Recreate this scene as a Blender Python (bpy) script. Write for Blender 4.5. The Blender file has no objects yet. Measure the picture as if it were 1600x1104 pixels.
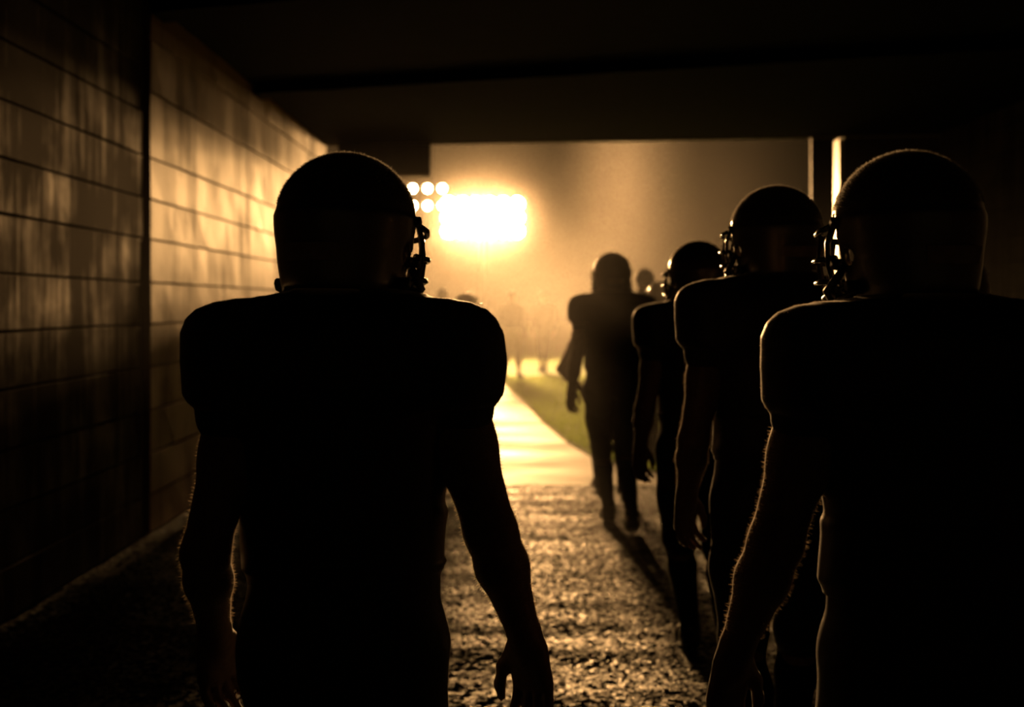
import bpy, math, random
import numpy as np
from mathutils import Vector, Matrix

random.seed(7)
rng = np.random.default_rng(7)
scene = bpy.context.scene
C = scene.collection

# ------------------------------------------------------------------ camera
EYE = 1.5                      # camera height above the tunnel floor, metres
FPX = 2222.2                   # focal length in pixels of a 1600 px wide frame (50 mm on 36 mm)
VX, VY = 812.0, 476.0          # where the tunnel's axis meets the frame
cam_data = bpy.data.cameras.new('camera')
cam_data.lens = 50.0
cam_data.sensor_width = 36.0
cam_data.shift_x = (800 - VX) / 1600
cam_data.shift_y = -(552 - VY) / 1600
cam_data.clip_end = 400
cam_data.dof.use_dof = True
cam_data.dof.focus_distance = 2.9
cam_data.dof.aperture_fstop = 3.4
cam = bpy.data.objects.new('camera', cam_data)
cam.location = (0, 0, EYE)
cam.rotation_euler = (math.radians(90), 0, 0)
C.objects.link(cam)
scene.camera = cam

# ------------------------------------------------------------------ world, exposure
world = bpy.data.worlds.new('night_sky')
scene.world = world
world.use_nodes = True
bg = world.node_tree.nodes['Background']
bg.inputs[0].default_value = (0.010, 0.006, 0.002, 1)
bg.inputs[1].default_value = 0.6
vs = scene.view_settings
vs.view_transform = 'Standard'
vs.look = 'None'
vs.exposure = 0.0
vs.gamma = 1.0
vs.use_curve_mapping = False

LAMP_COL = (1.0, 0.525, 0.185)
LAMP_POWER = 1900.0            # radiance of each floodlight lens
LAMP_POWER_FAR = 200.0
HAZE_OUT = 0.0021               # smoke over the field, per metre
HAZE_IN = 0.0024                # thin smoke drifting into the tunnel

# ------------------------------------------------------------------ materials
def mat(name):
    m = bpy.data.materials.new(name)
    m.use_nodes = True
    nt = m.node_tree
    return m, nt, nt.nodes['Principled BSDF']

def N(nt, t, **kw):
    n = nt.nodes.new(t)
    for k, v in kw.items():
        setattr(n, k, v)
    return n

def texco(nt, scale=(1, 1, 1), rot=(0, 0, 0)):
    tc = N(nt, 'ShaderNodeTexCoord')
    mp = N(nt, 'ShaderNodeMapping')
    mp.inputs['Scale'].default_value = scale
    mp.inputs['Rotation'].default_value = rot
    nt.links.new(tc.outputs['Object'], mp.inputs['Vector'])
    return mp.outputs['Vector']

def noise(nt, vec, scale, detail=4, rough=0.55):
    n = N(nt, 'ShaderNodeTexNoise')
    n.inputs['Scale'].default_value = scale
    n.inputs['Detail'].default_value = detail
    n.inputs['Roughness'].default_value = rough
    nt.links.new(vec, n.inputs['Vector'])
    return n.outputs['Fac']

def ramp(nt, fac, stops):
    r = N(nt, 'ShaderNodeValToRGB')
    el = r.color_ramp.elements
    while len(el) < len(stops):
        el.new(0.5)
    for e, (p, c) in zip(el, stops):
        e.position = p
        e.color = c if len(c) == 4 else (*c, 1)
    nt.links.new(fac, r.inputs['Fac'])
    return r.outputs['Color']

def g(v):
    return (v, v, v, 1)

def bump(nt, b, fac, strength, dist):
    bn = N(nt, 'ShaderNodeBump')
    bn.inputs['Strength'].default_value = strength
    bn.inputs['Distance'].default_value = dist
    nt.links.new(fac, bn.inputs['Height'])
    nt.links.new(bn.outputs['Normal'], b.inputs['Normal'])

def simple(name, col, rough, spec=0.5, sheen=0.0, sheen_rough=0.4, metal=0.0, nscale=40, var=0.25, bstr=0.0, bdist=0.002, coat=0.0):
    m, nt, b = mat(name)
    v = texco(nt)
    f = noise(nt, v, nscale)
    lo = tuple(c * (1 - var) for c in col)
    hi = tuple(min(1, c * (1 + var)) for c in col)
    nt.links.new(ramp(nt, f, [(0.3, lo), (0.7, hi)]), b.inputs['Base Color'])
    b.inputs['Roughness'].default_value = rough
    b.inputs['Specular IOR Level'].default_value = spec
    b.inputs['Metallic'].default_value = metal
    b.inputs['Sheen Weight'].default_value = sheen
    b.inputs['Sheen Roughness'].default_value = sheen_rough
    b.inputs['Coat Weight'].default_value = coat
    if bstr:
        bump(nt, b, f, bstr, bdist)
    return m

M = {}
M['skin'] = simple('skin', (0.26, 0.16, 0.11), 0.45, 0.5, 0.6, 0.3, nscale=60, bstr=0.15)
M['jersey'] = simple('jersey_cloth', (0.045, 0.044, 0.046), 0.5, 0.4, 0.5, 0.3, nscale=220, bstr=0.25, bdist=0.001)
M['pants'] = simple('pants_cloth', (0.03, 0.03, 0.03), 0.5, 0.35, 0.3, 0.3, nscale=200, bstr=0.2, bdist=0.001)
M['sock'] = simple('sock_knit', (0.014, 0.013, 0.012), 0.8, 0.2, 0.12, 0.4, nscale=260, bstr=0.3, bdist=0.001)
M['shoe'] = simple('shoe_leather', (0.02, 0.018, 0.016), 0.32, 0.5, nscale=30)
M['helmet'] = simple('helmet_shell', (0.30, 0.27, 0.23), 0.42, 0.5, metal=0.9, nscale=420, bstr=0.10, bdist=0.0008, coat=0.5)
def fuzz_material(name, col):
    m, nt, b = mat(name)
    b.inputs['Base Color'].default_value = (*col, 1)
    b.inputs['Roughness'].default_value = 0.4
    tl = N(nt, 'ShaderNodeBsdfTranslucent')
    f = noise(nt, texco(nt), 200)
    nt.links.new(ramp(nt, f, [(0.3, tuple(c * 0.8 for c in col)), (0.7, col)]), tl.inputs['Color'])
    mx = N(nt, 'ShaderNodeMixShader')
    mx.inputs[0].default_value = 0.7
    nt.links.new(b.outputs[0], mx.inputs[1]); nt.links.new(tl.outputs[0], mx.inputs[2])
    nt.links.new(mx.outputs[0], nt.nodes['Material Output'].inputs['Surface'])
    return m
M['fuzz'] = fuzz_material('pale_rim_fuzz', (0.85, 0.82, 0.78))
M['blade'] = fuzz_material('grass_blade', (0.42, 0.56, 0.13))
M['arm_hair'] = fuzz_material('fine_arm_hair', (0.8, 0.64, 0.48))
M['mask'] = simple('coated_steel_bar', (0.05, 0.047, 0.044), 0.25, 0.7, nscale=60, coat=0.6)
M['strap'] = simple('strap_webbing', (0.05, 0.045, 0.04), 0.5, 0.4, nscale=150)
M['plate'] = simple('bumper_plate', (0.62, 0.48, 0.38), 0.5, 0.4, nscale=30)
M['hair'] = simple('hair', (0.012, 0.009, 0.007), 0.5, 0.4, 0.3, nscale=90, bstr=0.5, bdist=0.004)
M['coat'] = simple('dark_jacket', (0.03, 0.027, 0.024), 0.7, 0.2, 0.1, nscale=120, bstr=0.2)
M['pale_cloth'] = simple('pale_trousers', (0.55, 0.52, 0.46), 0.8, 0.2, 0.1, nscale=120, bstr=0.2)
M['steel'] = simple('dark_steel', (0.05, 0.048, 0.045), 0.45, 0.5, metal=0.4, nscale=20)
M['pale_steel'] = simple('pale_painted_steel', (0.62, 0.58, 0.5), 0.4, 0.5, nscale=12, var=0.08)
M['dark_paint'] = simple('dark_painted_concrete', (0.022, 0.02, 0.018), 0.7, 0.25, nscale=6, bstr=0.1)
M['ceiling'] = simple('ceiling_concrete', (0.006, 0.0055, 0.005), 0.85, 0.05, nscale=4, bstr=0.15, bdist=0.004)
M['rim'] = simple('pale_edge_angle', (0.34, 0.30, 0.25), 0.45, 0.5, nscale=16)  # paler than the concrete and casing it edges

def wall_material(name, base, rlo, rhi, t0=0.36, t1=0.60):
    m, nt, b = mat(name)
    v1 = texco(nt, (1.0, 2.6, 0.34))
    v2 = texco(nt, (1.0, 6.0, 0.7))
    v4 = texco(nt, (1.0, 0.55, 0.9))
    v3 = texco(nt, (1, 1, 1))
    a = noise(nt, v1, 1.9, 5, 0.6)
    c = noise(nt, v2, 1.6, 4, 0.6)
    f = noise(nt, v3, 26, 5, 0.6)
    mx = N(nt, 'ShaderNodeMix', data_type='FLOAT')
    mx.inputs[0].default_value = 0.45
    nt.links.new(a, mx.inputs[2]); nt.links.new(c, mx.inputs[3])
    bl = noise(nt, v4, 1.7, 4, 0.6)
    ms = N(nt, 'ShaderNodeMath', operation='MULTIPLY_ADD')
    ms.inputs[1].default_value = 0.7
    nt.links.new(bl, ms.inputs[0])
    mt = N(nt, 'ShaderNodeMath', operation='SUBTRACT')
    mt.inputs[1].default_value = 0.35
    nt.links.new(mx.outputs[0], ms.inputs[2]); nt.links.new(ms.outputs[0], mt.inputs[0])
    s = mt.outputs[0]
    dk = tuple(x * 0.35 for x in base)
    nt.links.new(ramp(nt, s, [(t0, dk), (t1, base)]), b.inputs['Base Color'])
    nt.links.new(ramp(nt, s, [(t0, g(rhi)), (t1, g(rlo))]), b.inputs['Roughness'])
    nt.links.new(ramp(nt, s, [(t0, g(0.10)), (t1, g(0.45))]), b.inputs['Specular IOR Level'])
    bump(nt, b, f, 0.25, 0.003)
    return m

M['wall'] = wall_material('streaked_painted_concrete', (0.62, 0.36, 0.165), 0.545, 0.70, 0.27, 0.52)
M['wall_near'] = wall_material('dark_streaked_concrete', (0.22, 0.135, 0.065), 0.52, 0.85, 0.47, 0.70)  # near section: darker base colour, fewer pale streaks
M['wall_dark'] = wall_material('dark_mottled_concrete', (0.05, 0.038, 0.03), 0.5, 0.7)  # much darker base colour for the right and end walls

def asphalt():
    m, nt, b = mat('glittering_asphalt')
    v = texco(nt)
    vo = N(nt, 'ShaderNodeTexVoronoi')
    vo.inputs['Scale'].default_value = 95
    vo.inputs['Randomness'].default_value = 1
    nt.links.new(v, vo.inputs['Vector'])
    f = noise(nt, v, 48, 5, 0.7)
    nt.links.new(ramp(nt, f, [(0.3, (0.008, 0.007, 0.006)), (0.75, (0.035, 0.03, 0.024))]), b.inputs['Base Color'])
    big = noise(nt, texco(nt, (0.5, 2.4, 1)), 1.6, 4, 0.6)
    vs_ = N(nt, 'ShaderNodeTexVoronoi')
    vs_.inputs['Scale'].default_value = 66
    nt.links.new(v, vs_.inputs['Vector'])
    sx = N(nt, 'ShaderNodeSeparateColor')
    nt.links.new(vs_.outputs['Color'], sx.inputs[0])
    nt.links.new(ramp(nt, sx.outputs[0], [(0.50, g(0.0)), (0.95, g(0.85))]), b.inputs['Specular IOR Level'])
    rr = N(nt, 'ShaderNodeMix', data_type='RGBA', blend_type='MULTIPLY')
    rr.inputs[0].default_value = 1.0
    nt.links.new(ramp(nt, big, [(0.36, g(0.84)), (0.62, g(0.50))]), rr.inputs[6])
    nt.links.new(ramp(nt, sx.outputs[1], [(0.2, g(1.0)), (0.95, g(0.6))]), rr.inputs[7])
    nt.links.new(rr.outputs[2], b.inputs['Roughness'])
    mx = N(nt, 'ShaderNodeMath', operation='ADD')
    mu = N(nt, 'ShaderNodeMath', operation='MULTIPLY')
    mu.inputs[1].default_value = 0.8
    nt.links.new(f, mu.inputs[0])
    nt.links.new(mu.outputs[0], mx.inputs[0])
    nt.links.new(vo.outputs['Distance'], mx.inputs[1])
    bump(nt, b, mx.outputs[0], 0.9, 0.010)
    return m
M['asphalt'] = asphalt()

def concrete():
    m, nt, b = mat('wet_pale_concrete')
    v = texco(nt)
    f = noise(nt, v, 3.0, 6, 0.6)
    w = noise(nt, texco(nt, (0.6, 1.2, 1)), 0.9, 4)
    nt.links.new(ramp(nt, f, [(0.3, (0.20, 0.17, 0.13)), (0.7, (0.32, 0.28, 0.22))]), b.inputs['Base Color'])
    nt.links.new(ramp(nt, w, [(0.35, g(0.7)), (0.65, g(0.5))]), b.inputs['Roughness'])
    b.inputs['Specular IOR Level'].default_value = 0.5
    bump(nt, b, noise(nt, v, 60, 4), 0.3, 0.003)
    return m
M['concrete'] = concrete()

def turf():
    m, nt, b = mat('worn_turf')
    v = texco(nt)
    f = noise(nt, v, 0.8, 5, 0.6)
    nt.links.new(ramp(nt, f, [(0.35, (0.17, 0.30, 0.05)), (0.65, (0.32, 0.46, 0.10))]), b.inputs['Base Color'])
    b.inputs['Roughness'].default_value = 0.8
    b.inputs['Specular IOR Level'].default_value = 0.2
    bump(nt, b, noise(nt, v, 40, 4), 0.6, 0.02)
    return m
M['turf'] = turf()

def lamp_glass(name, power):
    m = bpy.data.materials.new(name)
    m.use_nodes = True
    nt = m.node_tree
    nt.nodes.clear()
    e = N(nt, 'ShaderNodeEmission')
    e.inputs[0].default_value = (*LAMP_COL, 1)
    e.inputs[1].default_value = power
    o = N(nt, 'ShaderNodeOutputMaterial')
    nt.links.new(e.outputs[0], o.inputs['Surface'])
    return m
M['lens'] = lamp_glass('floodlight_lens', LAMP_POWER)
M['lens_far'] = lamp_glass('far_floodlight_lens', LAMP_POWER_FAR)

# ------------------------------------------------------------------ object helpers
def mesh_obj(name, verts, faces, m, parent=None, smooth=False):
    me = bpy.data.meshes.new(name)
    if isinstance(verts, np.ndarray):
        verts = verts.astype(np.float32)
        me.vertices.add(len(verts))
        me.vertices.foreach_set('co', verts.ravel())
        f = np.asarray(faces, dtype=np.int32)
        k = f.shape[1]
        me.loops.add(f.size)
        me.loops.foreach_set('vertex_index', f.ravel())
        me.polygons.add(len(f))
        me.polygons.foreach_set('loop_start', np.arange(0, f.size, k, dtype=np.int32))
        me.polygons.foreach_set('loop_total', np.full(len(f), k, dtype=np.int32))
        me.update(calc_edges=True)
        me.validate()
    else:
        me.from_pydata(verts, [], faces)
        me.update()
    if smooth:
        me.polygons.foreach_set('use_smooth', np.ones(len(me.polygons), dtype=bool))
    me.materials.append(m)
    o = bpy.data.objects.new(name, me)
    C.objects.link(o)
    o.parent = parent
    return o

def tag(o, label=None, cat=None, group=None, kind=None):
    if label: o['label'] = label
    if cat: o['category'] = cat
    if group: o['group'] = group
    if kind: o['kind'] = kind
    return o

def empty(name, loc=(0, 0, 0), rz=0):
    o = bpy.data.objects.new(name, None)
    o.empty_display_size = 0.2
    o.location = loc
    o.rotation_euler = (0, 0, rz)
    C.objects.link(o)
    return o

def box_data(x0, x1, y0, y1, z0, z1):
    v = [(x0, y0, z0), (x1, y0, z0), (x1, y1, z0), (x0, y1, z0), (x0, y0, z1), (x1, y0, z1), (x1, y1, z1), (x0, y1, z1)]
    f = [(0, 3, 2, 1), (4, 5, 6, 7), (0, 1, 5, 4), (1, 2, 6, 5), (2, 3, 7, 6), (3, 0, 4, 7)]
    return v, f

def box(name, x0, x1, y0, y1, z0, z1, m, parent=None):
    return mesh_obj(name, *box_data(x0, x1, y0, y1, z0, z1), m, parent)

class MB:
    """collects boxes and tubes into one mesh"""
    def __init__(self):
        self.v = []; self.f = []
    def add(self, v, f):
        o = len(self.v)
        self.v += [tuple(p) for p in v]
        self.f += [tuple(i + o for i in q) for q in f]
        return self
    def box(self, *a):
        return self.add(*box_data(*a))
    def tube(self, pts, r, seg=8, closed=False):
        pts = [Vector(p) for p in pts]
        n = len(pts)
        rings = []
        prev = None
        for i, p in enumerate(pts):
            a = pts[(i - 1) % n] if (closed or i) else pts[0]
            b = pts[(i + 1) % n] if (closed or i < n - 1) else pts[-1]
            d = (b - a).normalized()
            if prev is None:
                up = Vector((0, 0, 1)) if abs(d.z) < 0.9 else Vector((0, 1, 0))
                u = d.cross(up).normalized()
            else:
                u = (prev - d * prev.dot(d)).normalized()
            prev = u
            w = d.cross(u)
            rr = r[i] if isinstance(r, (list, tuple)) else r
            rings.append([p + (u * math.cos(2 * math.pi * k / seg) + w * math.sin(2 * math.pi * k / seg)) * rr for k in range(seg)])
        v = [q for ring in rings for q in ring]
        f = []
        m_ = n if closed else n - 1
        for i in range(m_):
            for k in range(seg):
                a = i * seg + k; b = i * seg + (k + 1) % seg
                c = ((i + 1) % n) * seg + (k + 1) % seg; d = ((i + 1) % n) * seg + k
                f.append((a, b, c, d))
        if not closed:
            f.append(tuple(range(seg))[::-1])
            f.append(tuple((n - 1) * seg + k for k in range(seg)))
        return self.add(v, f)
    def build(self, name, m, parent=None, smooth=False):
        return mesh_obj(name, self.v, self.f, m, parent, smooth)

# ------------------------------------------------------------------ floor
def vnoise(x, y, seed):
    xi = np.floor(x).astype(int); yi = np.floor(y).astype(int)
    xf = x - xi; yf = y - yi
    xf = xf * xf * (3 - 2 * xf); yf = yf * yf * (3 - 2 * yf)
    def h(a, b):
        n = (a * 374761393 + b * 668265263 + seed * 974711) & 0x7fffffff
        n = (n ^ (n >> 13)) * 1274126177 & 0x7fffffff
        return ((n ^ (n >> 16)) & 0xffff) / 65535.0
    return (h(xi, yi) * (1 - xf) + h(xi + 1, yi) * xf) * (1 - yf) + (h(xi, yi + 1) * (1 - xf) + h(xi + 1, yi + 1) * xf) * yf

WL, WR = -2.42, 4.9            # the tunnel's side walls
THRESH = 11.9                  # where the asphalt ends
TOP = 3.5                      # ceiling height
END = 17.8                     # where the tunnel ends at the left wall

def build_floor():
    step = 0.014
    xs = np.concatenate([np.arange(WL - 0.1, -1.0, 0.045), np.arange(-1.0, 1.7, 0.0125), np.arange(1.7, WR + 0.15, 0.05)])
    ys = np.concatenate([np.array([-3.0, -1.5, 0.0, 1.5, 3.0, 4.2]), np.arange(4.5, THRESH, step)])
    ys[-1] = THRESH
    X, Y = np.meshgrid(xs, ys)
    Z = (vnoise(X * 0.9, Y * 3.4, 1) - 0.5) * 0.015 + (vnoise(X * 2.2, Y * 8.5, 2) - 0.5) * 0.0045
    Z += (vnoise(X * 28, Y * 28, 3) - 0.5) * 0.0035 + (vnoise(X * 56, Y * 52, 4) - 0.5) * 0.0055
    Z -= 0.006
    nx, ny = len(xs), len(ys)
    v = np.stack([X.ravel(), Y.ravel(), Z.ravel()], 1)
    idx = np.arange(nx * ny).reshape(ny, nx)
    f = np.stack([idx[:-1, :-1], idx[:-1, 1:], idx[1:, 1:], idx[1:, :-1]], -1).reshape(-1, 4)
    o = mesh_obj('floor', v, f, M['asphalt'], smooth=True)
    tag(o, 'dark rough asphalt tunnel floor with amber glints', kind='structure')
build_floor()
tag(box('floor_apron', -26, 26, THRESH, 120, -0.25, -0.012, M['concrete']), 'pale wet concrete apron beyond the asphalt edge', kind='structure')

# turf with a curved edge running across the apron
def build_turf():
    edge = [(1.6, 12.6), (1.1, 13.0), (0.74, 13.95), (0.52, 15.6), (0.30, 18.2), (0.06, 22.0), (-0.30, 26.9), (-0.9, 31.0), (-2.4, 36.0), (-6.0, 40.0), (-16, 43.0), (-26, 44.0)]
    top = [(x, y, 0.0) for x, y in edge] + [(-26, 118, 0), (26, 118, 0), (26, 12.6, 0)]
    n = len(top)
    bot = [(x, y, -0.011) for x, y, z in top]
    v = top + bot
    f = [tuple(range(n))[::-1]] + [(i, (i + 1) % n, n + (i + 1) % n, n + i) for i in range(n)]
    # make sure the lawn faces up
    a = Vector(top[0]); area = sum(top[i][0] * top[(i + 1) % n][1] - top[(i + 1) % n][0] * top[i][1] for i in range(n))
    if area > 0:
        f[0] = tuple(range(n))
    o = mesh_obj('turf_field', v, f, M['turf'])
    tag(o, 'yellow-green football turf beyond the pale apron', kind='structure')
    ex = np.array([e[0] for e in edge]); ey = np.array([e[1] for e in edge])
    cnt = 60000
    py = 12.7 + 17 * rng.random(cnt) ** 1.4
    px = rng.uniform(-1.2, 3.3, cnt)
    lim = np.interp(py, ey, ex)
    k = px > lim + 0.03
    px, py = px[k], py[k]
    n = len(px)
    h = rng.uniform(0.022, 0.06, n); a = rng.uniform(0, 6.283, n); w = rng.uniform(0.004, 0.008, n)
    lx = rng.normal(0, 0.015, n); ly = rng.normal(0, 0.015, n)
    c, s = np.cos(a) * w, np.sin(a) * w
    z0 = np.zeros(n)
    v = np.stack([np.stack([px - c, py - s, z0], 1), np.stack([px + c, py + s, z0], 1), np.stack([px + lx, py + ly, h], 1)], 1).reshape(-1, 3)
    f = np.arange(3 * n).reshape(-1, 3)
    o = mesh_obj('grass', v, f, M['blade'])
    tag(o, 'short grass blades on the turf by the apron', 'grass', kind='stuff')
build_turf()

# ------------------------------------------------------------------ walls
def course_mesh(length, height, th):
    """a long wall course, face towards +x, arrises chamfered, origin at its lower near face corner"""
    c = 0.009
    prof = [(-th, 0.003), (-c, 0.003), (0, c), (0, height - c), (-c, height - 0.003), (-th, height - 0.003)]
    ny = 26
    ys = np.linspace(0, length, ny)
    v = []
    for i, y in enumerate(ys):
        wob = random.uniform(-0.0016, 0.0016)
        for j, (x, z) in enumerate(prof):
            e = random.uniform(-0.0018, 0.0018) if j in (1, 2, 3, 4) else 0
            v.append((x + (wob + e if x > -th else 0), y, z + e))
    k = len(prof)
    f = []
    for i in range(ny - 1):
        for j in range(k):
            f.append((i * k + j, i * k + (j + 1) % k, (i + 1) * k + (j + 1) % k, (i + 1) * k + j))
    f.append(tuple(range(k))[::-1])
    f.append(tuple((ny - 1) * k + j for j in range(k)))
    f = [q[::-1] for q in f]
    return v, f

zs_far = [0.0, 0.256, 0.53, 0.81, 1.097, 1.374, 1.647, 1.93, 2.193, 2.466, 2.90, 3.25, 3.5]
zs_near = [0.0, 0.256, 0.53, 0.81, 1.097, 1.374, 1.647, 1.93, 2.193, 2.466, 2.75, 3.03, 3.31, 3.5]
wall_left = tag(box('wall_left', WL - 0.4, WL - 0.09, -3, END + 0.02, -0.1, TOP, M['dark_paint']), 'left tunnel wall of long concrete courses', kind='structure')
def courses(parent, zs, y0, y1, x, sign, m, jit):
    for a, b in zip(zs[:-1], zs[1:]):
        v, f = course_mesh(y1 - y0, b - a, 0.10)
        j = random.uniform(-jit, jit)
        v = [(x + sign * (p[0] + j), y0 + p[1], a + p[2]) for p in v]
        if sign < 0:
            f = [q[::-1] for q in f]
        mesh_obj('concrete_course', v, f, m, parent)
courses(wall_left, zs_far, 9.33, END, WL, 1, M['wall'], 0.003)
courses(wall_left, zs_near, -3, 9.17, WL - 0.014, 1, M['wall_near'], 0.003)
wall_right = tag(box('wall_right', WR + 0.09, WR + 0.4, -3, 16.9, -0.1, TOP, M['dark_paint']), 'dark right tunnel wall of concrete courses', kind='structure')
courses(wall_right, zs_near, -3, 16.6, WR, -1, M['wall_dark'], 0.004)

# ceiling slab with a skewed far edge, and the downstand beam under it
def prism(name, poly, z0, z1, m, parent=None):
    n = len(poly)
    v = [(x, y, z0) for x, y in poly] + [(x, y, z1) for x, y in poly]
    f = [tuple(range(n))[::-1], tuple(n + i for i in range(n))] + [(i, (i + 1) % n, n + (i + 1) % n, n + i) for i in range(n)]
    return mesh_obj(name, v, f, m, parent)
YR = 16.72
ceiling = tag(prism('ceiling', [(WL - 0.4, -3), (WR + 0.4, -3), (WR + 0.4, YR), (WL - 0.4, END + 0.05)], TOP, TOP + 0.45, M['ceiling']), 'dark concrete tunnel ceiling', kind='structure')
def skew_beam(name, yl, yr, w, z0, z1, m):
    return prism(name, [(WL, yl), (WR, yr), (WR, yr + w), (WL, yl + w)], z0, z1, m, ceiling)
skew_beam('beam', 12.9, 10.2, 0.35, TOP - 0.09, TOP, M['ceiling'])
skew_beam('beam', 9.3, 6.6, 0.35, TOP - 0.09, TOP, M['ceiling'])
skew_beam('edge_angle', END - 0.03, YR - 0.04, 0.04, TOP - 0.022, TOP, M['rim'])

# far end of the tunnel: jamb post, pale reveal and the blocked-off bay to its right
def px(x, d): return (x - VX) * d / FPX
def pz(y, d): return EYE + (VY - y) * d / FPX
dj = 16.95
x0, x1 = px(1268, dj), px(1303, dj)
post = tag(box('trim_1', x0, x1, dj, dj + 0.09, -0.01, TOP, M['dark_paint']), 'dark square jamb post right of the opening', kind='structure')
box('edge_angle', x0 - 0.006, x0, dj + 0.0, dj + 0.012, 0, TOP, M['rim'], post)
leaf_x = px(1310, dj)
gate = tag(empty('gate_leaf', (leaf_x, dj, 0)), 'pale steel gate leaf folded back beside the jamb post', 'gate')
lm = MB().box(0.0, 0.03, 0.02, 0.95, 0.06, TOP - 0.03)
lm.build('gate_panel', M['pale_steel'], gate)
MB().box(0.0, 0.05, -0.03, 0.02, 0.0, TOP - 0.02).build('gate_frame', M['pale_steel'], gate)
MB().tube([(-0.012, 0.1, 0.95), (-0.045, 0.1, 0.97), (-0.045, 0.1, 1.18), (-0.012, 0.1, 1.2)], 0.011).build('handle', M['steel'], gate)
tag(box('wall_end', leaf_x + 0.051, WR + 0.4, dj - 0.05, dj + 0.4, -0.05, TOP, M['wall_dark']), 'dark end wall right of the gate leaf', kind='structure')

db = 17.5
bx0, bx1 = px(528, db), px(672, db)
bz = pz(272, db)
TB = TOP - 0.024
blk = tag(empty('duct_box', ((bx0 + bx1) / 2, db, bz)), 'dark boxed duct under the ceiling at the left end of the opening', 'duct')
cx, cz = (bx0 + bx1) / 2, bz
MB().box(bx0 - cx, bx1 - cx, 0, 0.26, 0, TB - bz).build('duct_casing', M['dark_paint'], blk)
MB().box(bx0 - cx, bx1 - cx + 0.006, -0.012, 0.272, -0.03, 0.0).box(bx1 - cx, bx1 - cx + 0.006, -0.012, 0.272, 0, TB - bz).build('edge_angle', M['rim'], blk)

# ------------------------------------------------------------------ floodlights
def floodlight(name, label, cx, y, cz, cols, rows, dx, dz, rad, glass, pole_x, pole_r, group=None):
    root = empty(name, (cx, y, 0))
    tag(root, label, 'floodlight')
    W = (cols - 1) * dx / 2 + rad * 1.25
    H = (rows - 1) * dz / 2 + rad * 1.25
    MB().tube([(pole_x, 0.35, 0), (pole_x, 0.35, cz - H - 0.05)], [pole_r * 1.25, pole_r], 14).tube([(pole_x, 0.35, cz - H - 0.1), (pole_x, 0.35, cz + H)], pole_r, 14).build('pole', M['steel'], root, True)
    fr = MB()
    for i in range(rows):
        z = cz + (i - (rows - 1) / 2) * dz
        fr.box(-W, W, 0.16, 0.24, z - 0.03, z + 0.03)
    for sx in (-W, -0.03, W - 0.06):
        fr.box(sx, sx + 0.06, 0.2, 0.28, cz - H, cz + H)
    fr.build('frame', M['steel'], root)
    seg = 20
    hv, hf = [], []
    prof = [(rad * 1.06, -0.42), (rad * 1.06, 0.05), (rad * 0.55, 0.17), (0.03, 0.18)]   # open hood, bowl, back
    for r, yy in prof:
        for k in range(seg):
            a = 2 * math.pi * k / seg
            hv.append((r * math.cos(a), yy, r * math.sin(a)))
    for i in range(3):
        for k in range(seg):
            hf.append((i * seg + k, i * seg + (k + 1) % seg, (i + 1) * seg + (k + 1) % seg, (i + 1) * seg + k))
    hf.append(tuple(3 * seg + k for k in range(seg)))
    lv = [(rad * math.cos(2 * math.pi * k / seg), 0.012, rad * math.sin(2 * math.pi * k / seg)) for k in range(seg)]
    first = None
    for i in range(rows):
        for j in range(cols):
            loc = ((j - (cols - 1) / 2) * dx, 0, cz + (i - (rows - 1) / 2) * dz)
            if first is None:
                hd = mesh_obj('lamp_head', hv, hf, M['steel'], root, True)
                ln = mesh_obj('lens', lv, [tuple(range(seg))], glass, hd)
                first = (hd, ln)
            else:
                hd = first[0].copy(); C.objects.link(hd); hd.parent = root
                ln = first[1].copy(); C.objects.link(ln); ln.parent = hd
            hd.location = loc
            hd.rotation_euler = (math.radians(3), 0, 0)
    return root

DL = 45.0
floodlight('floodlight_tower', 'large dazzling white floodlight bank blazing through the smoke', px(755, DL), DL, pz(340, DL), 6, 3, 0.43, 0.43, 0.2, M['lens'], 0.0, 0.09)
DF = 58.0
floodlight('floodlight_tower', 'smaller floodlight bank of round lamps beside the front player\'s helmet', px(657, DF), DF, pz(308, DF), 4, 2, 0.60, 0.70, 0.15, M['lens_far'], 0.1, 0.26)

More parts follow.
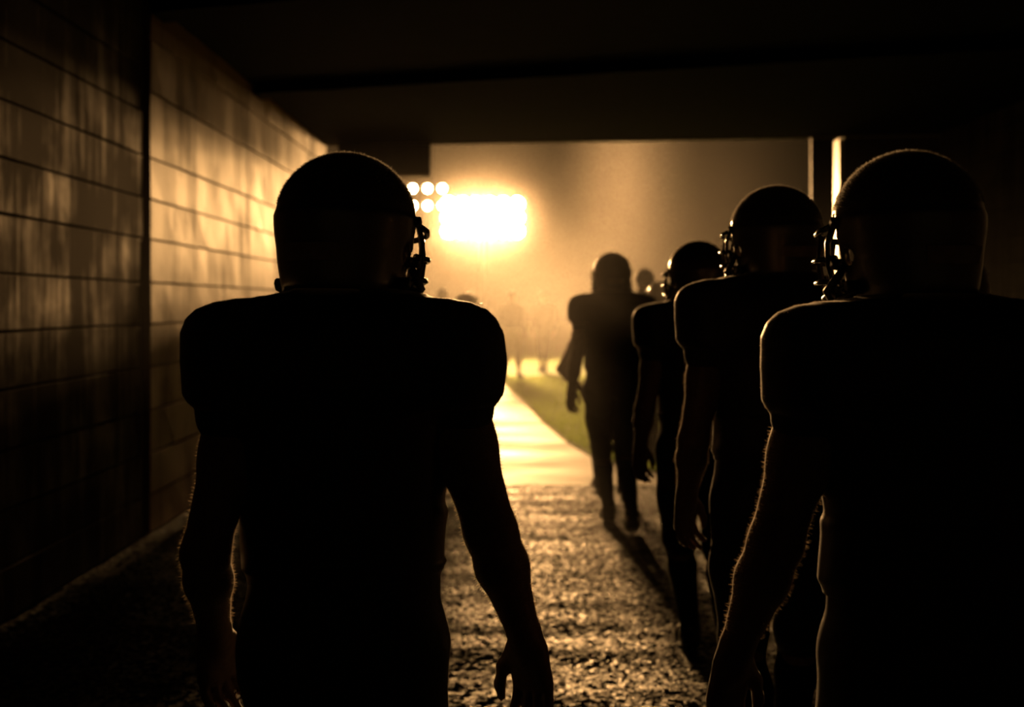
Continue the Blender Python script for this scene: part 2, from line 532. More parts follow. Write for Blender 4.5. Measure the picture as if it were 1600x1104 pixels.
# ------------------------------------------------------------------ haze
def haze(name, x0, x1, y0, y1, z0, z1, dens, noisy, label, zlo, zhi, thin, billows=()):
    m = bpy.data.materials.new(name)
    m.use_nodes = True
    nt = m.node_tree
    nt.nodes.clear()
    out = N(nt, 'ShaderNodeOutputMaterial')
    sc = N(nt, 'ShaderNodeVolumeScatter')
    sc.inputs['Color'].default_value = (0.94, 0.90, 0.84, 1)
    sc.inputs['Anisotropy'].default_value = 0.84
    sc.inputs['Density'].default_value = dens
    if noisy:
        tc = N(nt, 'ShaderNodeTexCoord')
        mp = N(nt, 'ShaderNodeMapping')
        mp.inputs['Scale'].default_value = (0.16, 0.07, 0.20)
        mp.inputs['Location'].default_value = noisy
        nt.links.new(tc.outputs['Object'], mp.inputs['Vector'])
        f = noise(nt, mp.outputs['Vector'], 1.0, 3, 0.5)
        mr = N(nt, 'ShaderNodeMapRange')
        mr.inputs['From Min'].default_value = 0.36
        mr.inputs['From Max'].default_value = 0.68
        mr.inputs['To Min'].default_value = dens * 0.25
        mr.inputs['To Max'].default_value = dens * 1.3
        nt.links.new(f, mr.inputs['Value'])
        # the smoke lies low and thins out upward
        sp = N(nt, 'ShaderNodeSeparateXYZ')
        nt.links.new(tc.outputs['Object'], sp.inputs[0])
        zr = N(nt, 'ShaderNodeMapRange', interpolation_type='SMOOTHSTEP')
        zr.inputs['From Min'].default_value = zlo
        zr.inputs['From Max'].default_value = zhi
        zr.inputs['To Min'].default_value = 1.0
        zr.inputs['To Max'].default_value = thin
        nt.links.new(sp.outputs['Z'], zr.inputs['Value'])
        mm = N(nt, 'ShaderNodeMath', operation='MULTIPLY')
        nt.links.new(mr.outputs[0], mm.inputs[0]); nt.links.new(zr.outputs[0], mm.inputs[1])
        total = mm.outputs[0]
        # two denser billows of smoke standing over the turf
        for (bx, by, bz_, rx, ry, rz, amt) in billows:
            m2 = N(nt, 'ShaderNodeMapping', vector_type='TEXTURE')
            m2.inputs['Location'].default_value = (bx, by, bz_)
            m2.inputs['Scale'].default_value = (rx, ry, rz)
            nt.links.new(tc.outputs['Object'], m2.inputs['Vector'])
            gr = N(nt, 'ShaderNodeTexGradient', gradient_type='QUADRATIC_SPHERE')
            nt.links.new(m2.outputs['Vector'], gr.inputs['Vector'])
            ma = N(nt, 'ShaderNodeMath', operation='MULTIPLY_ADD')
            ma.inputs[1].default_value = dens * amt
            nt.links.new(gr.outputs['Fac'], ma.inputs[0])
            nt.links.new(total, ma.inputs[2])
            total = ma.outputs[0]
        nt.links.new(total, sc.inputs['Density'])
    nt.links.new(sc.outputs[0], out.inputs['Volume'])
    o = box(name, x0, x1, y0, y1, z0, z1, m)
    tag(o, label, 'smoke', kind='stuff')
    return o
haze('smoke', -24, 24, 17.9, 34, 0.0, 14, HAZE_OUT, (0.3, 0.0, 0.0), 'golden smoke drifting over the floodlit field', 1.3, 4.0, 0.16,
     ((1.75, 22.5, 3.6, 1.3, 4.5, 3.4, 9.0), (0.9, 23.5, 1.3, 2.2, 5.5, 1.9, 6.0), (3.6, 24.5, 3.6, 2.8, 5.0, 3.2, 3.6)))
haze('floodlight_smoke', -6.5, 4.5, 34.01, 44.45, 0.0, 8.5, HAZE_OUT * 0.5, (0.3, 0.0, 0.0), 'bright smoke hanging in front of the large floodlight bank', 1.0, 7.0, 0.3,
     ((-1.1, 41.5, 3.7, 3.0, 5.0, 2.6, 9.0),))
haze('tunnel_smoke', WL + 0.02, WR - 0.02, 6.6, 17.88, 0.03, 2.7, HAZE_IN, (0.1, 0.4, 0.0), 'thin smoke lying low in the tunnel mouth', 0.9, 2.65, 0.0)

# ------------------------------------------------------------------ signed-distance figures
class Grid:
    def __init__(self, lo, hi, h):
        self.h = h
        self.lo = np.array(lo, float)
        self.n = np.ceil((np.array(hi) - self.lo) / h).astype(int) + 1
        self.S = np.full(self.n, 0.3, np.float32)
    def sub(self, lo, hi):
        a = np.clip(np.floor((np.array(lo) - self.lo) / self.h).astype(int), 0, self.n)
        b = np.clip(np.ceil((np.array(hi) - self.lo) / self.h).astype(int) + 1, 0, self.n)
        sl = tuple(slice(i, j) for i, j in zip(a, b))
        ax = [(self.lo[i] + self.h * np.arange(a[i], b[i])).astype(np.float32) for i in range(3)]
        return sl, ax[0][:, None, None], ax[1][None, :, None], ax[2][None, None, :]
    def put(self, sl, d, k):
        A = self.S[sl]
        if A.size == 0: return
        d = np.broadcast_to(d, A.shape)
        if k > 0:
            e = np.maximum(k - np.abs(A - d), 0) / k
            self.S[sl] = np.minimum(A, d) - e * e * k * 0.25
        else:
            self.S[sl] = np.minimum(A, d)
    def capsule(self, a, b, ra, rb, k=0.02):
        a = np.array(a, float); b = np.array(b, float)
        R = max(ra, rb) + k + 4 * self.h
        sl, X, Y, Z = self.sub(np.minimum(a, b) - R, np.maximum(a, b) + R)
        ab = b - a
        t = ((X - a[0]) * ab[0] + (Y - a[1]) * ab[1] + (Z - a[2]) * ab[2]) / max(ab @ ab, 1e-9)
        t = np.clip(t, 0, 1)
        d = np.sqrt((X - a[0] - t * ab[0]) ** 2 + (Y - a[1] - t * ab[1]) ** 2 + (Z - a[2] - t * ab[2]) ** 2) - (ra + (rb - ra) * t)
        self.put(sl, d, k)
    def chain(self, pts, rs, k=0.02):
        for i in range(len(pts) - 1):
            self.capsule(pts[i], pts[i + 1], rs[i], rs[i + 1], k)
    def ellipsoid(self, c, r, k=0.02, rot=None):
        c = np.array(c, float); r = np.array(r, float)
        R = max(r) + k + 4 * self.h
        sl, X, Y, Z = self.sub(c - R, c + R)
        X, Y, Z = self._rot(X - c[0], Y - c[1], Z - c[2], rot)
        k0 = np.sqrt((X / r[0]) ** 2 + (Y / r[1]) ** 2 + (Z / r[2]) ** 2)
        k1 = np.sqrt((X / r[0] ** 2) ** 2 + (Y / r[1] ** 2) ** 2 + (Z / r[2] ** 2) ** 2)
        self.put(sl, k0 * (k0 - 1) / np.maximum(k1, 1e-6), k)
    def _rot(self, X, Y, Z, rot):
        if rot is None: return X, Y, Z
        m = np.array(rot.transposed() if isinstance(rot, Matrix) else rot)
        return (m[0][0] * X + m[0][1] * Y + m[0][2] * Z, m[1][0] * X + m[1][1] * Y + m[1][2] * Z, m[2][0] * X + m[2][1] * Y + m[2][2] * Z)
    def rbox_d(self, X, Y, Z, hs, r):
        qx = np.abs(X) - (hs[0] - r); qy = np.abs(Y) - (hs[1] - r); qz = np.abs(Z) - (hs[2] - r)
        o = np.sqrt(np.maximum(qx, 0) ** 2 + np.maximum(qy, 0) ** 2 + np.maximum(qz, 0) ** 2)
        return o + np.minimum(np.maximum(qx, np.maximum(qy, qz)), 0) - r
    def rbox(self, c, hs, r, k=0.02, rot=None):
        c = np.array(c, float)
        R = np.linalg.norm(hs) + k + 4 * self.h
        sl, X, Y, Z = self.sub(c - R, c + R)
        X, Y, Z = self._rot(X - c[0], Y - c[1], Z - c[2], rot)
        self.put(sl, self.rbox_d(X, Y, Z, hs, r), k)
    def cut_rbox(self, c, hs, r, rot=None):
        c = np.array(c, float)
        sl, X, Y, Z = self.sub(self.lo, self.lo + self.n * self.h)
        X, Y, Z = self._rot(X - c[0], Y - c[1], Z - c[2], rot)
        self.S[sl] = np.maximum(self.S[sl], -self.rbox_d(X, Y, Z, hs, r))
    def loft(self, prof, k=0.02, grow=0.0):
        """prof rows: z, cx, cy, rx, ry"""
        P = np.array(prof, float)
        R = max(P[:, 3].max(), P[:, 4].max()) + grow + k + 4 * self.h
        sl, X, Y, Z = self.sub((P[:, 1].min() - R, P[:, 2].min() - R, P[0, 0] - 0.05 - k), (P[:, 1].max() + R, P[:, 2].max() + R, P[-1, 0] + 0.05 + k))
        def it(c):
            return np.interp(Z.ravel(), P[:, 0], P[:, c])[None, None, :].astype(np.float32)
        cx_, cy_, rx, ry = it(1), it(2), it(3) + grow, it(4) + grow
        q = np.sqrt(((X - cx_) / rx) ** 2 + ((Y - cy_) / ry) ** 2)
        d = (q - 1) * np.minimum(rx, ry)
        d = np.maximum(d, np.maximum(P[0, 0] - Z, Z - P[-1, 0]))
        self.put(sl, d, k)
    def cut_below(self, z):
        Z = (self.lo[2] + self.h * np.arange(self.n[2]))[None, None, :]
        self.S = np.maximum(self.S, (z - Z)).astype(np.float32)
    def cut_above(self, z):
        Z = (self.lo[2] + self.h * np.arange(self.n[2]))[None, None, :]
        self.S = np.maximum(self.S, (Z - z)).astype(np.float32)
    def wrinkle(self, amp, fx, fz, seed=0):
        r = np.random.default_rng(seed)
        X = (self.lo[0] + self.h * np.arange(self.n[0]))[:, None, None]
        Y = (self.lo[1] + self.h * np.arange(self.n[1]))[None, :, None]
        Z = (self.lo[2] + self.h * np.arange(self.n[2]))[None, None, :]
        p = r.uniform(0, 6.28, 3)
        w = np.sin(fz * Z + 3.1 * np.sin(fx * X + p[0]) + p[1]) * np.sin(fx * 0.7 * Y + fz * 0.35 * Z + p[2])
        self.S = (self.S + amp * w).astype(np.float32)
    def mesh(self):
        S = self.S; I = S < 0
        nx, ny, nz = S.shape
        c = np.zeros((nx - 1, ny - 1, nz - 1), np.uint8)
        for i in (0, 1):
            for j in (0, 1):
                for l in (0, 1):
                    c += I[i:nx - 1 + i, j:ny - 1 + j, l:nz - 1 + l]
        act = (c > 0) & (c < 8)
        idx = np.argwhere(act)
        vid = np.full(act.shape, -1, np.int32)
        vid[act] = np.arange(len(idx))
        acc = np.zeros((len(idx), 3)); cnt = np.zeros(len(idx))
        E = []
        for i in (0, 1):
            for j in (0, 1):
                E += [((0, i, j), (1, i, j)), ((i, 0, j), (i, 1, j)), ((i, j, 0), (i, j, 1))]
        for a, b in E:
            va = S[tuple((idx + a).T)]; vb = S[tuple((idx + b).T)]
            m_ = (va < 0) != (vb < 0)
            t = np.where(m_, va / np.where(m_, va - vb, 1), 0)
            p = np.array(a)[None, :] + t[:, None] * (np.array(b) - np.array(a))[None, :]
            acc[m_] += p[m_]; cnt[m_] += 1
        V = self.lo + self.h * (idx + acc / cnt[:, None])
        F = []
        for ax in range(3):
            sa = [slice(None)] * 3; sb = [slice(None)] * 3
            sa[ax] = slice(0, -1); sb[ax] = slice(1, None)
            A = I[tuple(sa)]; B = I[tuple(sb)]
            e = np.argwhere(A != B)
            o1, o2 = (ax + 1) % 3, (ax + 2) % 3
            ok = (e[:, o1] > 0) & (e[:, o2] > 0) & (e[:, o1] < S.shape[o1] - 1) & (e[:, o2] < S.shape[o2] - 1)
            e = e[ok]
            ins = A[tuple(e.T)]
            def q(d1, d2):
                k_ = e.copy(); k_[:, o1] += d1; k_[:, o2] += d2
                return vid[tuple(k_.T)]
            Q = np.stack([q(-1, -1), q(0, -1), q(0, 0), q(-1, 0)], 1)
            Q[~ins] = Q[~ins][:, ::-1]
            F.append(Q)
        F = np.concatenate(F)
        F = F[(F >= 0).all(1)]
        return V, F

ARM_OUT = dict(el=(0.268, -0.02, 1.110), wr=(0.331, 0.035, 0.905), thumb=(-0.80, 0.55, -0.1), curl=0.55)
ARM_IN = dict(r=0.9, el=(0.244, -0.045, 1.075), wr=(0.250, 0.065, 0.905), thumb=(-0.65, 0.75, -0.1), curl=0.6)
LEGS = dict(L=dict(kn=(-0.085, 0.14, 0.50), an=(-0.065, 0.24, 0.095), toe=0.0), R=dict(kn=(0.095, 0.03, 0.49), an=(0.10, -0.24, 0.135), toe=0.09))

def mir(p): return (-p[0], p[1], p[2])
def unit(v):
    v = np.array(v, float); return v / np.linalg.norm(v)

TORSO = [(0.86, 0, -0.01, 0.150, 0.115), (0.96, 0, -0.015, 0.165, 0.120), (1.05, 0, 0, 0.158, 0.108), (1.12, 0, 0, 0.158, 0.108), (1.22, 0, 0, 0.170, 0.115), (1.32, 0, 0, 0.182, 0.118), (1.42, 0, -0.005, 0.170, 0.10)]

def add_hand(G, wr, el, thumb, curl, side, s=1.0):
    wr = np.array(wr, float); u = unit(wr - np.array(el, float))
    u = unit(u * 0.75 + np.array([0, 0.12, -0.65]))
    v = np.array(thumb, float); v = unit(v - u * (v @ u))
    n = np.cross(u, v)
    if n[0] * side > 0 or (abs(n[0]) < 0.2 and n[1] > 0): n = -n      # palm side
    R = np.stack([v, n, u])                                             # rows: local axes
    pc = wr + u * 0.055
    G.rbox(pc, (0.042, 0.017, 0.05), 0.016, 0.02, rot=R)
    G.capsule(wr - u * 0.01, wr + u * 0.03, 0.027, 0.026, 0.02)
    lens = [0.078, 0.088, 0.082, 0.066]
    for i, L in enumerate(lens):
        o = 0.032 - i * 0.0215
        a = wr + u * (0.097 - 0.004 * abs(i - 1)) + v * o
        spread = v * (0.10 - 0.07 * i)
        d1 = unit(u * math.cos(curl * 0.6) + n * math.sin(curl * 0.6) + spread)
        d2 = unit(u * math.cos(curl * 1.5) + n * math.sin(curl * 1.5) + spread)
        d3 = unit(u * math.cos(curl * 2.2) + n * math.sin(curl * 2.2) + spread)
        b = a + d1 * L * 0.46; c = b + d2 * L * 0.31; e = c + d3 * L * 0.22
        G.chain([a - u * 0.02, a, b, c, e], [0.0105, 0.0105, 0.0098, 0.0088, 0.0075], 0.004)
    a = wr + u * 0.022 + v * 0.026
    b = wr + u * 0.058 + v * 0.054 + n * 0.010
    c = wr + u * 0.092 + v * 0.062 + n * 0.020
    e = wr + u * 0.115 + v * 0.058 + n * 0.026
    G.chain([a, b, c, e], [0.018, 0.0125, 0.0105, 0.0085], 0.008)

def yaw_mat(a, pitch=0.0, roll=0.0):
    return Matrix.Rotation(a, 3, 'Z') @ Matrix.Rotation(roll, 3, 'Y') @ Matrix.Rotation(pitch, 3, 'X')

HC = np.array([0, 0.015, 1.555])      # pivot of the head on the neck

def fuzz(pos, nrm, r2, w, h0, h1):
    n = len(pos)
    t = r2.normal(0, 1, (n, 3)); t -= nrm * (t * nrm).sum(1)[:, None]
    t /= np.linalg.norm(t, axis=1)[:, None]
    h = r2.uniform(h0, h1, n)[:, None]
    tip = pos + nrm * h + r2.normal(0, 0.3, (n, 3)) * h
    v = np.stack([pos - t * w * 0.5 - nrm * 0.0005, pos + t * w * 0.5 - nrm * 0.0005, tip], 1).reshape(-1, 3)
    return v, np.arange(3 * n).reshape(-1, 3)

_helm_cache = {}
def helmet_mesh(h):
    if h in _helm_cache: return _helm_cache[h]
    G = Grid((-0.17, -0.20, 1.50), (0.17, 0.23, 1.84), h)
    prof = [(1.52, 0, 0.005, 0.100, 0.118), (1.56, 0, 0.005, 0.110, 0.128), (1.60, 0, 0.01, 0.119, 0.138), (1.64, 0, 0.015, 0.1225, 0.146), (1.68, 0, 0.015, 0.1245, 0.150)]
    G.loft(prof, 0.0)
    G.ellipsoid((0, 0.015, 1.672), (0.1245, 0.151, 0.128), 0.012)
    outer = G.S.copy()
    # hollow shell and the frontal bumper
    G.S = np.maximum(outer, -(outer + 0.016))
    G.rbox((0, 0.155, 1.725), (0.05, 0.014, 0.018), 0.008, 0.008)
    G.cut_below(1.535)
    # face opening; the jaw flaps stay at the sides
    G.cut_rbox((0, 0.20, 1.585), (0.20, 0.148, 0.105), 0.03)
    G.cut_rbox((0, 0.16, 1.56), (0.092, 0.13, 0.10), 0.03)
    # neckline notch at the back, between the flaps
    G.cut_rbox((0, -0.16, 1.512), (0.085, 0.10, 0.032), 0.02)
    for sx in (-1, 1):
        G.cut_rbox((sx * 0.125, 0.02, 1.612), (0.035, 0.016, 0.016), 0.015)
    _helm_cache[h] = G.mesh()
    return _helm_cache[h]

def add_helmet(root, s, rot, h, detail=True, hx=0.0, beads=0):
    V, F = helmet_mesh(h)
    R = np.array(rot)
    def tr(V):
        return ((np.asarray(V, float) - HC) @ R.T + HC + np.array((hx, 0, 0))) * s
    hm = mesh_obj('helmet', tr(V), F, M['helmet'], root, True)
    # face mask: horizontal bars wrap round the front, verticals tie them together
    fm = MB()
    def arc(z, w, f, y0, n=13, z1=None):
        pts = []
        for i in range(n):
            a = -math.pi / 2 + math.pi * i / (n - 1)
            x = w * math.sin(a); y = y0 + (f - y0) * max(0, math.cos(a)) ** 0.62
            zz = z if z1 is None else z1 + (z - z1) * max(0, math.cos(a)) ** 0.7
            pts.append((x, y, zz))
        return pts
    r = 0.0058
    bars = [arc(1.652, 0.124, 0.200, 0.045, z1=1.672), arc(1.612, 0.122, 0.212, 0.055), arc(1.572, 0.116, 0.216, 0.055), arc(1.532, 0.104, 0.206, 0.05, z1=1.562)]
    for b in bars:
        fm.tube(tr(b), r * s, 8)
    for sx in (-1, 1):
        fm.tube(tr([(sx * 0.126, 0.050, 1.675), (sx * 0.126, 0.075, 1.64), (sx * 0.122, 0.08, 1.60), (sx * 0.114, 0.075, 1.565), (sx * 0.102, 0.065, 1.545)]), r * s, 8)
        fm.tube(tr([(sx * 0.045, 0.193, 1.655), (sx * 0.045, 0.206, 1.61), (sx * 0.045, 0.209, 1.57), (sx * 0.04, 0.200, 1.532)]), r * s, 8)
        fm.tube(tr([(sx * 0.092, 0.150, 1.66), (sx * 0.095, 0.160, 1.612), (sx * 0.090, 0.160, 1.572), (sx * 0.079, 0.150, 1.538)]), r * s, 8)
    fm.build('face_mask', M['mask'], hm, True)
    for sx in (-1, 1):
        for (y, z) in ((0.048, 1.675), (0.048, 1.60)):
            mb = MB()
            mb.tube(tr([(sx * 0.110, y, z), (sx * 0.132, y, z)]), [0.012 * s, 0.010 * s], 10)
            mb.build('mask_clip', M['mask'], hm, True)
        st = MB()
        st.tube(tr([(sx * 0.126, 0.03, 1.585), (sx * 0.120, 0.09, 1.555), (sx * 0.085, 0.125, 1.53), (sx * 0.03, 0.14, 1.515)]), 0.008 * s, 6)
        st.tube(tr([(sx * 0.122, -0.015, 1.552), (sx * 0.116, 0.06, 1.535), (sx * 0.07, 0.12, 1.515), (sx * 0.03, 0.138, 1.51)]), 0.007 * s, 6)
        st.tube(tr([(sx * 0.110, 0.0, 1.56), (sx * 0.133, 0.0, 1.56)]), 0.010 * s, 8)
        st.build('chin_strap', M['strap'], hm, True)
    if beads:
        # pale fuzz added on the crown to catch a backlit rim
        r2 = np.random.default_rng(beads)
        th = r2.uniform(0, 6.283, beads); ph = np.arccos(r2.uniform(0.22, 1.0, beads))
        nrm = np.stack([np.sin(ph) * np.cos(th), np.sin(ph) * np.sin(th), np.cos(ph)], 1)
        pos = np.array((0, 0.015, 1.672)) + nrm * np.array((0.1245, 0.151, 0.128))
        fv, ff = fuzz(pos, nrm, r2, 0.0010, 0.0014, 0.0042)
        tag(mesh_obj('rim_fuzz', tr(fv), ff, M['fuzz'], hm), kind='stuff')
    if detail:
        nv, nf = [], []
        nn = 9
        for i in range(nn):
            a = (i / (nn - 1) - 0.5) * 0.86
            for (z, k) in ((1.592, 0.1365), (1.622, 0.1445), (1.622, 0.150), (1.592, 0.142)):
                nv.append((k * math.sin(a) * 0.86, 0.012 - k * math.cos(a) * 1.02, z))
        for i in range(nn - 1):
            for j in range(4):
                nf.append((i * 4 + j, i * 4 + (j + 1) % 4, (i + 1) * 4 + (j + 1) % 4, (i + 1) * 4 + j))
        nf += [(0, 1, 2, 3), tuple((nn - 1) * 4 + j for j in (3, 2, 1, 0))]
        mesh_obj('rear_bumper', [tuple(p) for p in tr(nv)], nf, M['plate'], hm)
    return hm

def person(label, cat_group, X, Y, s, armL, armR, legs=LEGS, yaw=0.0, head=0.0, pitch=0.0, roll=0.0, h=0.008, player=True, lean=0.0, seed=1, pants='pants', pads=1.0, hx=0.0):
    aL = {k: (mir(v) if isinstance(v, tuple) else v) for k, v in armL.items()}
    aR = armR
    HR = yaw_mat(head, pitch, roll)
    Rm = np.array(HR)
    def hd(p): return Rm @ (np.array(p, float) - HC) + HC + np.array((hx, 0, 0))
    # ---- skin
    G = Grid((-0.62, -0.55, -0.02), (0.62, 0.60, 1.82), h)
    G.loft(TORSO, 0.03)
    G.capsule((0, -0.02, 1.42), (hx * 0.9, 0.0, 1.58), 0.068, 0.062, 0.03)
    G.ellipsoid(hd((0, 0.02, 1.665)), (0.078, 0.098, 0.115), 0.02, rot=HR.transposed())
    G.ellipsoid(hd((0, 0.055, 1.59)), (0.058, 0.062, 0.05), 0.03, rot=HR.transposed())
    G.capsule(hd((0, 0.112, 1.672)), hd((0, 0.134, 1.634)), 0.009, 0.015, 0.015)
    G.capsule(hd((-0.02, 0.112, 1.598)), hd((0.02, 0.112, 1.598)), 0.009, 0.009, 0.008)
    for sx in (-1, 1):
        G.ellipsoid(hd((sx * 0.033, 0.098, 1.672)), (0.014, 0.010, 0.009), 0.006)
        G.capsule(hd((sx * 0.018, 0.108, 1.694)), hd((sx * 0.052, 0.096, 1.692)), 0.009, 0.008, 0.012)
        G.ellipsoid(hd((sx * 0.08, 0.005, 1.655)), (0.010, 0.019, 0.03), 0.01)
    for arm, side in ((aL, -1), (aR, 1)):
        sh = np.array((side * 0.195, -0.01, 1.415)); el = np.array(arm['el']); wr = np.array(arm['wr'])
        q = arm.get('r', 1.0)
        mid = sh * 0.5 + el * 0.5 + np.array([-side * 0.010, 0.012, 0])
        fm_ = el * 0.68 + wr * 0.32
        G.chain([sh, mid, el], [0.060, 0.053 * q, 0.046 * q], 0.03)
        G.chain([el, fm_, wr], [0.046 * q, 0.0465 * q, 0.028], 0.02)
        add_hand(G, wr, el, arm['thumb'], arm['curl'], side)
    for key, side in (('L', -1), ('R', 1)):
        lg = legs[key]
        hip = np.array((side * 0.085, -0.005, 0.90)); kn = np.array(lg['kn']); an = np.array(lg['an'])
        cf = kn * 0.68 + an * 0.32 + np.array([0, -0.02, 0])
        G.chain([hip, hip * 0.5 + kn * 0.5, kn], [0.088, 0.080, 0.056], 0.03)
        G.chain([kn, cf, an], [0.052, 0.057, 0.036], 0.025)
        G.capsule(an, an + np.array([0, 0.09, -0.05]), 0.034, 0.028, 0.02)
    V, F = G.mesh()
    body = mesh_obj('person', V * s, F, M['skin'], None, True)
    body.location = (X, Y, 0)
    body.rotation_euler = (lean, 0, yaw)
    tag(body, label, 'person', cat_group)
    if h < 0.0075:
        me = body.data
        nr = np.zeros(len(me.vertices) * 3, np.float32)
        me.vertices.foreach_get('normal', nr)
        nr = nr.reshape(-1, 3)
        k_ = np.where((np.abs(V[:, 0]) > 0.16) & (V[:, 2] > 0.93) & (V[:, 2] < 1.335))[0]
        r2 = np.random.default_rng(seed)
        k_ = r2.choice(k_, min(len(k_), 14000), replace=False)
        fv, ff = fuzz(V[k_] * s, nr[k_], r2, 0.0007, 0.002, 0.007)
        tag(mesh_obj('arm_hair', fv, ff, M['arm_hair'], body), kind='stuff')
    # ---- pants
    top_z = 1.07
    G = Grid((-0.4, -0.5, 0.28), (0.4, 0.5, top_z + 0.05), h)
    G.loft([r for r in TORSO if r[0] < 1.1], 0.03, 0.014)
    for key, side in (('L', -1), ('R', 1)):
        lg = legs[key]
        hip = np.array((side * 0.092, -0.012, 0.90)); kn = np.array(lg['kn']); an = np.array(lg['an'])
        G.capsule((side * 0.075, -0.045, 0.90), (side * 0.08, -0.03, 0.82), 0.098, 0.09, 0.03)
        if player:
            lo = kn * 0.86 + an * 0.14
            G.chain([hip, hip * 0.5 + kn * 0.5, kn, lo], [0.100, 0.094, 0.068, 0.060], 0.03)
            G.rbox(kn * 0.8 + hip * 0.2 + np.array([0, 0.05, 0]), (0.05, 0.03, 0.08), 0.025, 0.02)
        else:
            G.chain([hip, hip * 0.5 + kn * 0.5, kn, kn * 0.3 + an * 0.7], [0.105, 0.1, 0.08, 0.075], 0.03)
    G.wrinkle(0.0022, 9, 34, seed + 3)
    G.cut_above(top_z)
    pn = mesh_obj('pants', *[(lambda q: (q[0] * s, q[1]))(G.mesh())][0], M[pants], body, True)
    if player:
        bm = MB()
        n = 24
        bm.tube([(0.173 * s * math.cos(2 * math.pi * i / n), 0.123 * s * math.sin(2 * math.pi * i / n), 1.055 * s) for i in range(n)], 0.014 * s, 8, True)
        bm.build('belt', M['strap'], pn, True)
    # ---- jersey over the pads, or a jacket
    G = Grid((-0.45, -0.32, 0.9), (0.45, 0.32, 1.62), h)
    G.loft([r for r in TORSO if r[0] > 1.0], 0.03, 0.017)
    G.loft([(1.0, 0, 0, 0.178, 0.128), (1.06, 0, 0, 0.176, 0.126), (1.14, 0, 0, 0.176, 0.126)], 0.03)
    if player:
        for sx in (-1, 1):
            rows = []
            for z, o in ((1.336, 0.258), (1.342, 0.278), (1.36, 0.291), (1.42, 0.296), (1.47, 0.293), (1.497, 0.281), (1.514, 0.262), (1.528, 0.226), (1.536, 0.175), (1.538, 0.15)):
                o = 0.1 + (o - 0.1) * pads
                rows.append((z, sx * (o + 0.08) / 2, -0.012, (o - 0.08) / 2, 0.115 + 0.1 * min(0, 1.50 - z)))
            G.loft(rows, 0.03)
        G.rbox((0, -0.015, 1.425), (0.17, 0.128, 0.10), 0.07, 0.04)
        G.ellipsoid((0, -0.01, 1.525), (0.115, 0.10, 0.028), 0.03)
        for arm, side in ((aL, -1), (aR, 1)):
            sh = np.array((side * 0.195, -0.01, 1.415)); el = np.array(arm['el'])
            G.chain([sh, sh * 0.72 + el * 0.28], [0.062, 0.058], 0.02)
    else:
        for arm, side in ((aL, -1), (aR, 1)):
            sh = np.array((side * 0.185, -0.01, 1.41)); el = np.array(arm['el']); wr = np.array(arm['wr'])
            G.chain([sh, el, wr * 0.9 + el * 0.1], [0.082, 0.062, 0.045], 0.04)
        G.capsule((-0.1, -0.01, 1.45), (0.1, -0.01, 1.45), 0.07, 0.07, 0.05)
        G.capsule((0, -0.01, 1.48), (0, 0, 1.53), 0.075, 0.072, 0.03)
    G.wrinkle(0.0028, 8, 26, seed)
    G.cut_below(1.015 if player else 0.94)
    V, F = G.mesh()
    jr = mesh_obj('jersey' if player else 'jacket', V * s, F, M['jersey' if player else 'coat'], body, True)
    if h < 0.0085:  # shoulder fuzz added so the cloth edges catch rim light
        nr = np.zeros(len(V) * 3, np.float32)
        jr.data.vertices.foreach_get('normal', nr)
        nr = nr.reshape(-1, 3)
        k_ = np.where(V[:, 2] > 1.335)[0]
        r2 = np.random.default_rng(seed + 1)
        k_ = r2.choice(k_, min(len(k_), 7000), replace=False)
        fv, ff = fuzz(V[k_] * s, nr[k_], r2, 0.0008, 0.0008, 0.0022)
        tag(mesh_obj('rim_fuzz', fv, ff, M['arm_hair'], jr), kind='stuff')
    # ---- socks and shoes
    for key, side in (('L', -1), ('R', 1)):
        lg = legs[key]
        kn = np.array(lg['kn']); an = np.array(lg['an'])
        cf = kn * 0.68 + an * 0.32 + np.array([0, -0.02, 0])
        toe = np.array((an[0] * 1.08 + side * 0.012, an[1] + 0.165 - lg['toe'] * 0.4, 0.032))
        ball = np.array((an[0] * 1.05 + side * 0.006, an[1] + 0.105 - lg['toe'] * 0.2, 0.036 + lg['toe'] * 0.05))
        heel = np.array((an[0], an[1] - 0.035 - lg['toe'] * 0.25, an[2] - 0.055))
        lo = np.minimum(np.minimum(kn, an), toe) - 0.12; hi = np.maximum(np.maximum(kn, an), toe) + 0.12
        if player:
            G = Grid(lo, hi, h)
            G.chain([kn * 0.84 + an * 0.16, cf, an], [0.058, 0.062, 0.041], 0.02)
            V, F = G.mesh()
            mesh_obj('sock', V * s, F, M['sock'], body, True)
        lo[2] = -0.02
        G = Grid(lo, hi, h)
        G.chain([heel, ball, toe], [0.040, 0.044, 0.036], 0.03)
        G.capsule(an, heel + np.array([0, 0.03, 0]), 0.042, 0.042, 0.02)
        G.capsule(an, ball, 0.042, 0.038, 0.02)
        G.cut_below(0.004)
        G.cut_above(max(an[2] + 0.02, 0.11))
        V, F = G.mesh()
        mesh_obj('shoe', V * s, F, M['shoe'], body, True)
    # ---- head gear
    if player:
        add_helmet(body, s, HR, min(h, 0.006) if h < 0.012 else 0.01, detail=h < 0.012, hx=hx, beads=15000 if h < 0.0075 else (5000 if h < 0.0095 else 0))
    else:
        G = Grid((-0.15, -0.15, 1.55), (0.15, 0.2, 1.82), h)
        G.ellipsoid(hd((0, 0.005, 1.682)), (0.088, 0.108, 0.112), 0.0, rot=HR.transposed())
        G.cut_rbox(hd((0, 0.12, 1.62)), (0.14, 0.075, 0.085), 0.03, rot=HR.transposed())
        G.cut_below(1.615)
        V, F = G.mesh()
        mesh_obj('hair', V * s, F, M['hair'], body, True)
    return body

R_ = math.radians
def at(px_, scale): return ((px_ - VX) / scale, FPX / scale)
P = 'football players filing out of the tunnel'
B = 'people beyond the tunnel mouth'

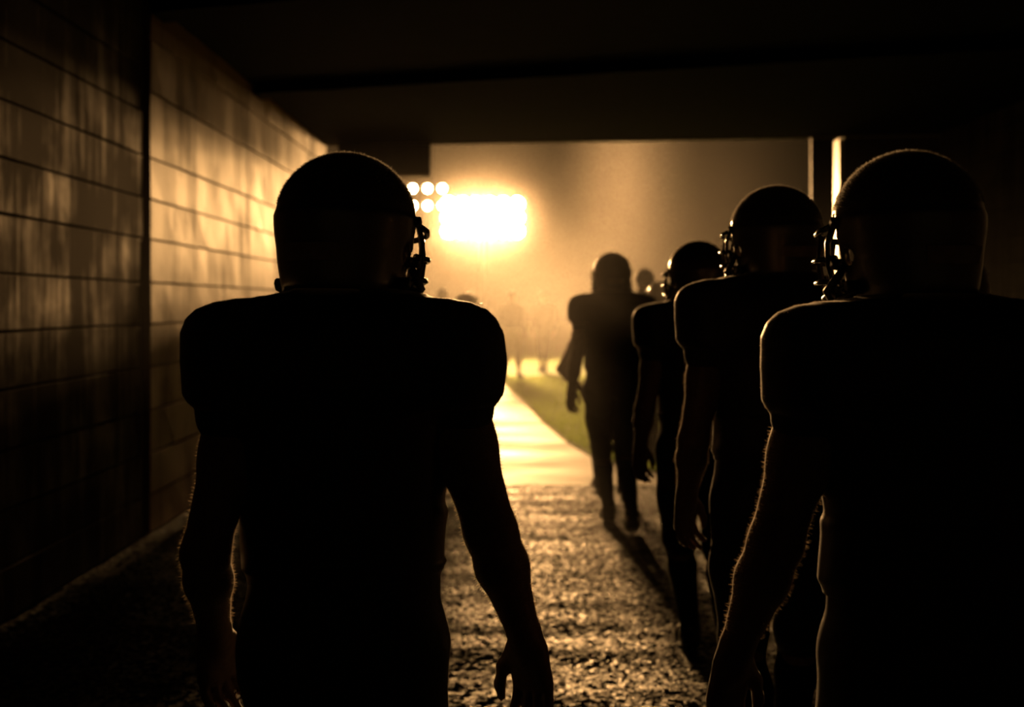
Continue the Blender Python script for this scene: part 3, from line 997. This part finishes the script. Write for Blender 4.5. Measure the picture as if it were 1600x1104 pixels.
x, y = at(538, 868)
person('football player nearest at left, back turned, both arms hanging, helmet against the lit wall', P, x, y, 0.986, ARM_IN, ARM_OUT, head=R_(-18), pitch=R_(-3), h=0.0062, seed=11)
x, y = at(1446, 900)
person('football player nearest at right, back turned, tan plate on the back of the helmet', P, x, y, 0.982, ARM_OUT, ARM_OUT, head=R_(18), pitch=R_(-2), hx=-0.026, h=0.0062, seed=21)
x, y = at(1214, 532)
person('football player third from the field in the right-hand line, behind the second', P, x, y, 1.028, ARM_IN, ARM_IN, head=R_(18), h=0.007, seed=31,
       legs=dict(L=dict(kn=(-0.09, 0.05, 0.50), an=(-0.07, -0.16, 0.12), toe=0.06), R=dict(kn=(0.09, 0.14, 0.5), an=(0.08, 0.26, 0.095), toe=0.0)))
x, y = at(1094, 368)
person('football player second from the field in the right-hand line, left hand dangling', P, x, y, 0.985, ARM_IN, ARM_IN, head=R_(19), roll=R_(-3), h=0.008, seed=41,
       legs=dict(L=dict(kn=(-0.08, 0.12, 0.50), an=(-0.02, 0.2, 0.095), toe=0.0), R=dict(kn=(0.08, 0.02, 0.49), an=(0.085, -0.22, 0.13), toe=0.08)))
x, y = at(957, 232)
person('football player leading the line toward the field, whole figure hazy in the smoke', P, x, y, 1.03, dict(ARM_IN, wr=(0.265, 0.05, 0.90)), ARM_IN, head=R_(5), h=0.009, seed=51,
       legs=dict(L=dict(kn=(-0.065, 0.14, 0.50), an=(-0.01, 0.26, 0.095), toe=0.0), R=dict(kn=(0.085, 0.02, 0.49), an=(0.105, -0.26, 0.135), toe=0.09)))
# partly hidden ones
x, y = at(1492, 450)
person('football player almost hidden behind the nearest right player, helmet edge at the right', P, x, y, 0.935, ARM_IN, ARM_IN, head=R_(5), h=0.009, seed=61)
x, y = at(950, 196)
person('football player hidden behind the line leader, bent left elbow sticking out', P, x, y, 0.97, dict(r=0.85, el=(0.385, -0.05, 1.02), wr=(0.20, 0.10, 0.83), thumb=(-0.6, 0.7, -0.2), curl=0.7), ARM_IN, head=R_(0), h=0.011, seed=71)
x, y = at(1032, 168)
person('football player with shining helmet edge between the leader and the second in line', P, x, y, 0.955, ARM_IN, ARM_IN, head=R_(20), h=0.012, seed=81)
x, y = at(1006, 150)
person('bareheaded person in dark jacket glimpsed right of the line leader\'s helmet', B, x, y, 1.05, ARM_IN, ARM_IN, head=R_(-30), roll=R_(8), h=0.012, player=False, seed=91)
x, y = at(728, 144)
person('football player whose helmet top shows over the nearest left player\'s right shoulder', B, x, y, 0.905, ARM_IN, ARM_IN, head=R_(-60), h=0.012, seed=95)
x, y = at(691, 100)
person('bareheaded person, faint in the smoke beside the nearest left player\'s face mask', B, x, y, 0.985, ARM_IN, ARM_IN, yaw=R_(180), h=0.014, player=False, seed=97)
x, y = at(850, 70)
person('lone bareheaded person standing far out on the turf, long shadow towards the tunnel', B, x, y, 1.0, ARM_IN, ARM_IN, yaw=R_(170), h=0.016, player=False, seed=99)
x, y = at(800, 76)
person('far bareheaded person in pale trousers at the edge of the apron', B, x, y, 1.0, ARM_IN, ARM_OUT, yaw=R_(200), h=0.016, player=False, seed=101, pants='pale_cloth')

# unseen players added behind the nearest left player to shade the lower wall and floor
W = 'added players shading the left wall'
for i, (wx, wy, ws, wa, wn) in enumerate(((-2.09, 13.3, 1.03, 0, 'nearest the camera against the wall'), (-2.08, 15.0, 1.0, 4, 'farthest against the wall'), (-1.25, 13.4, 1.0, -4, 'nearer of the two away from the wall'), (-1.62, 14.8, 1.02, 3, 'farther of the two away from the wall'))):
    person('unseen player added to shade the left wall and floor, ' + wn, W, wx, wy, ws, ARM_IN, ARM_IN, yaw=R_(wa), h=0.012, seed=120 + i)
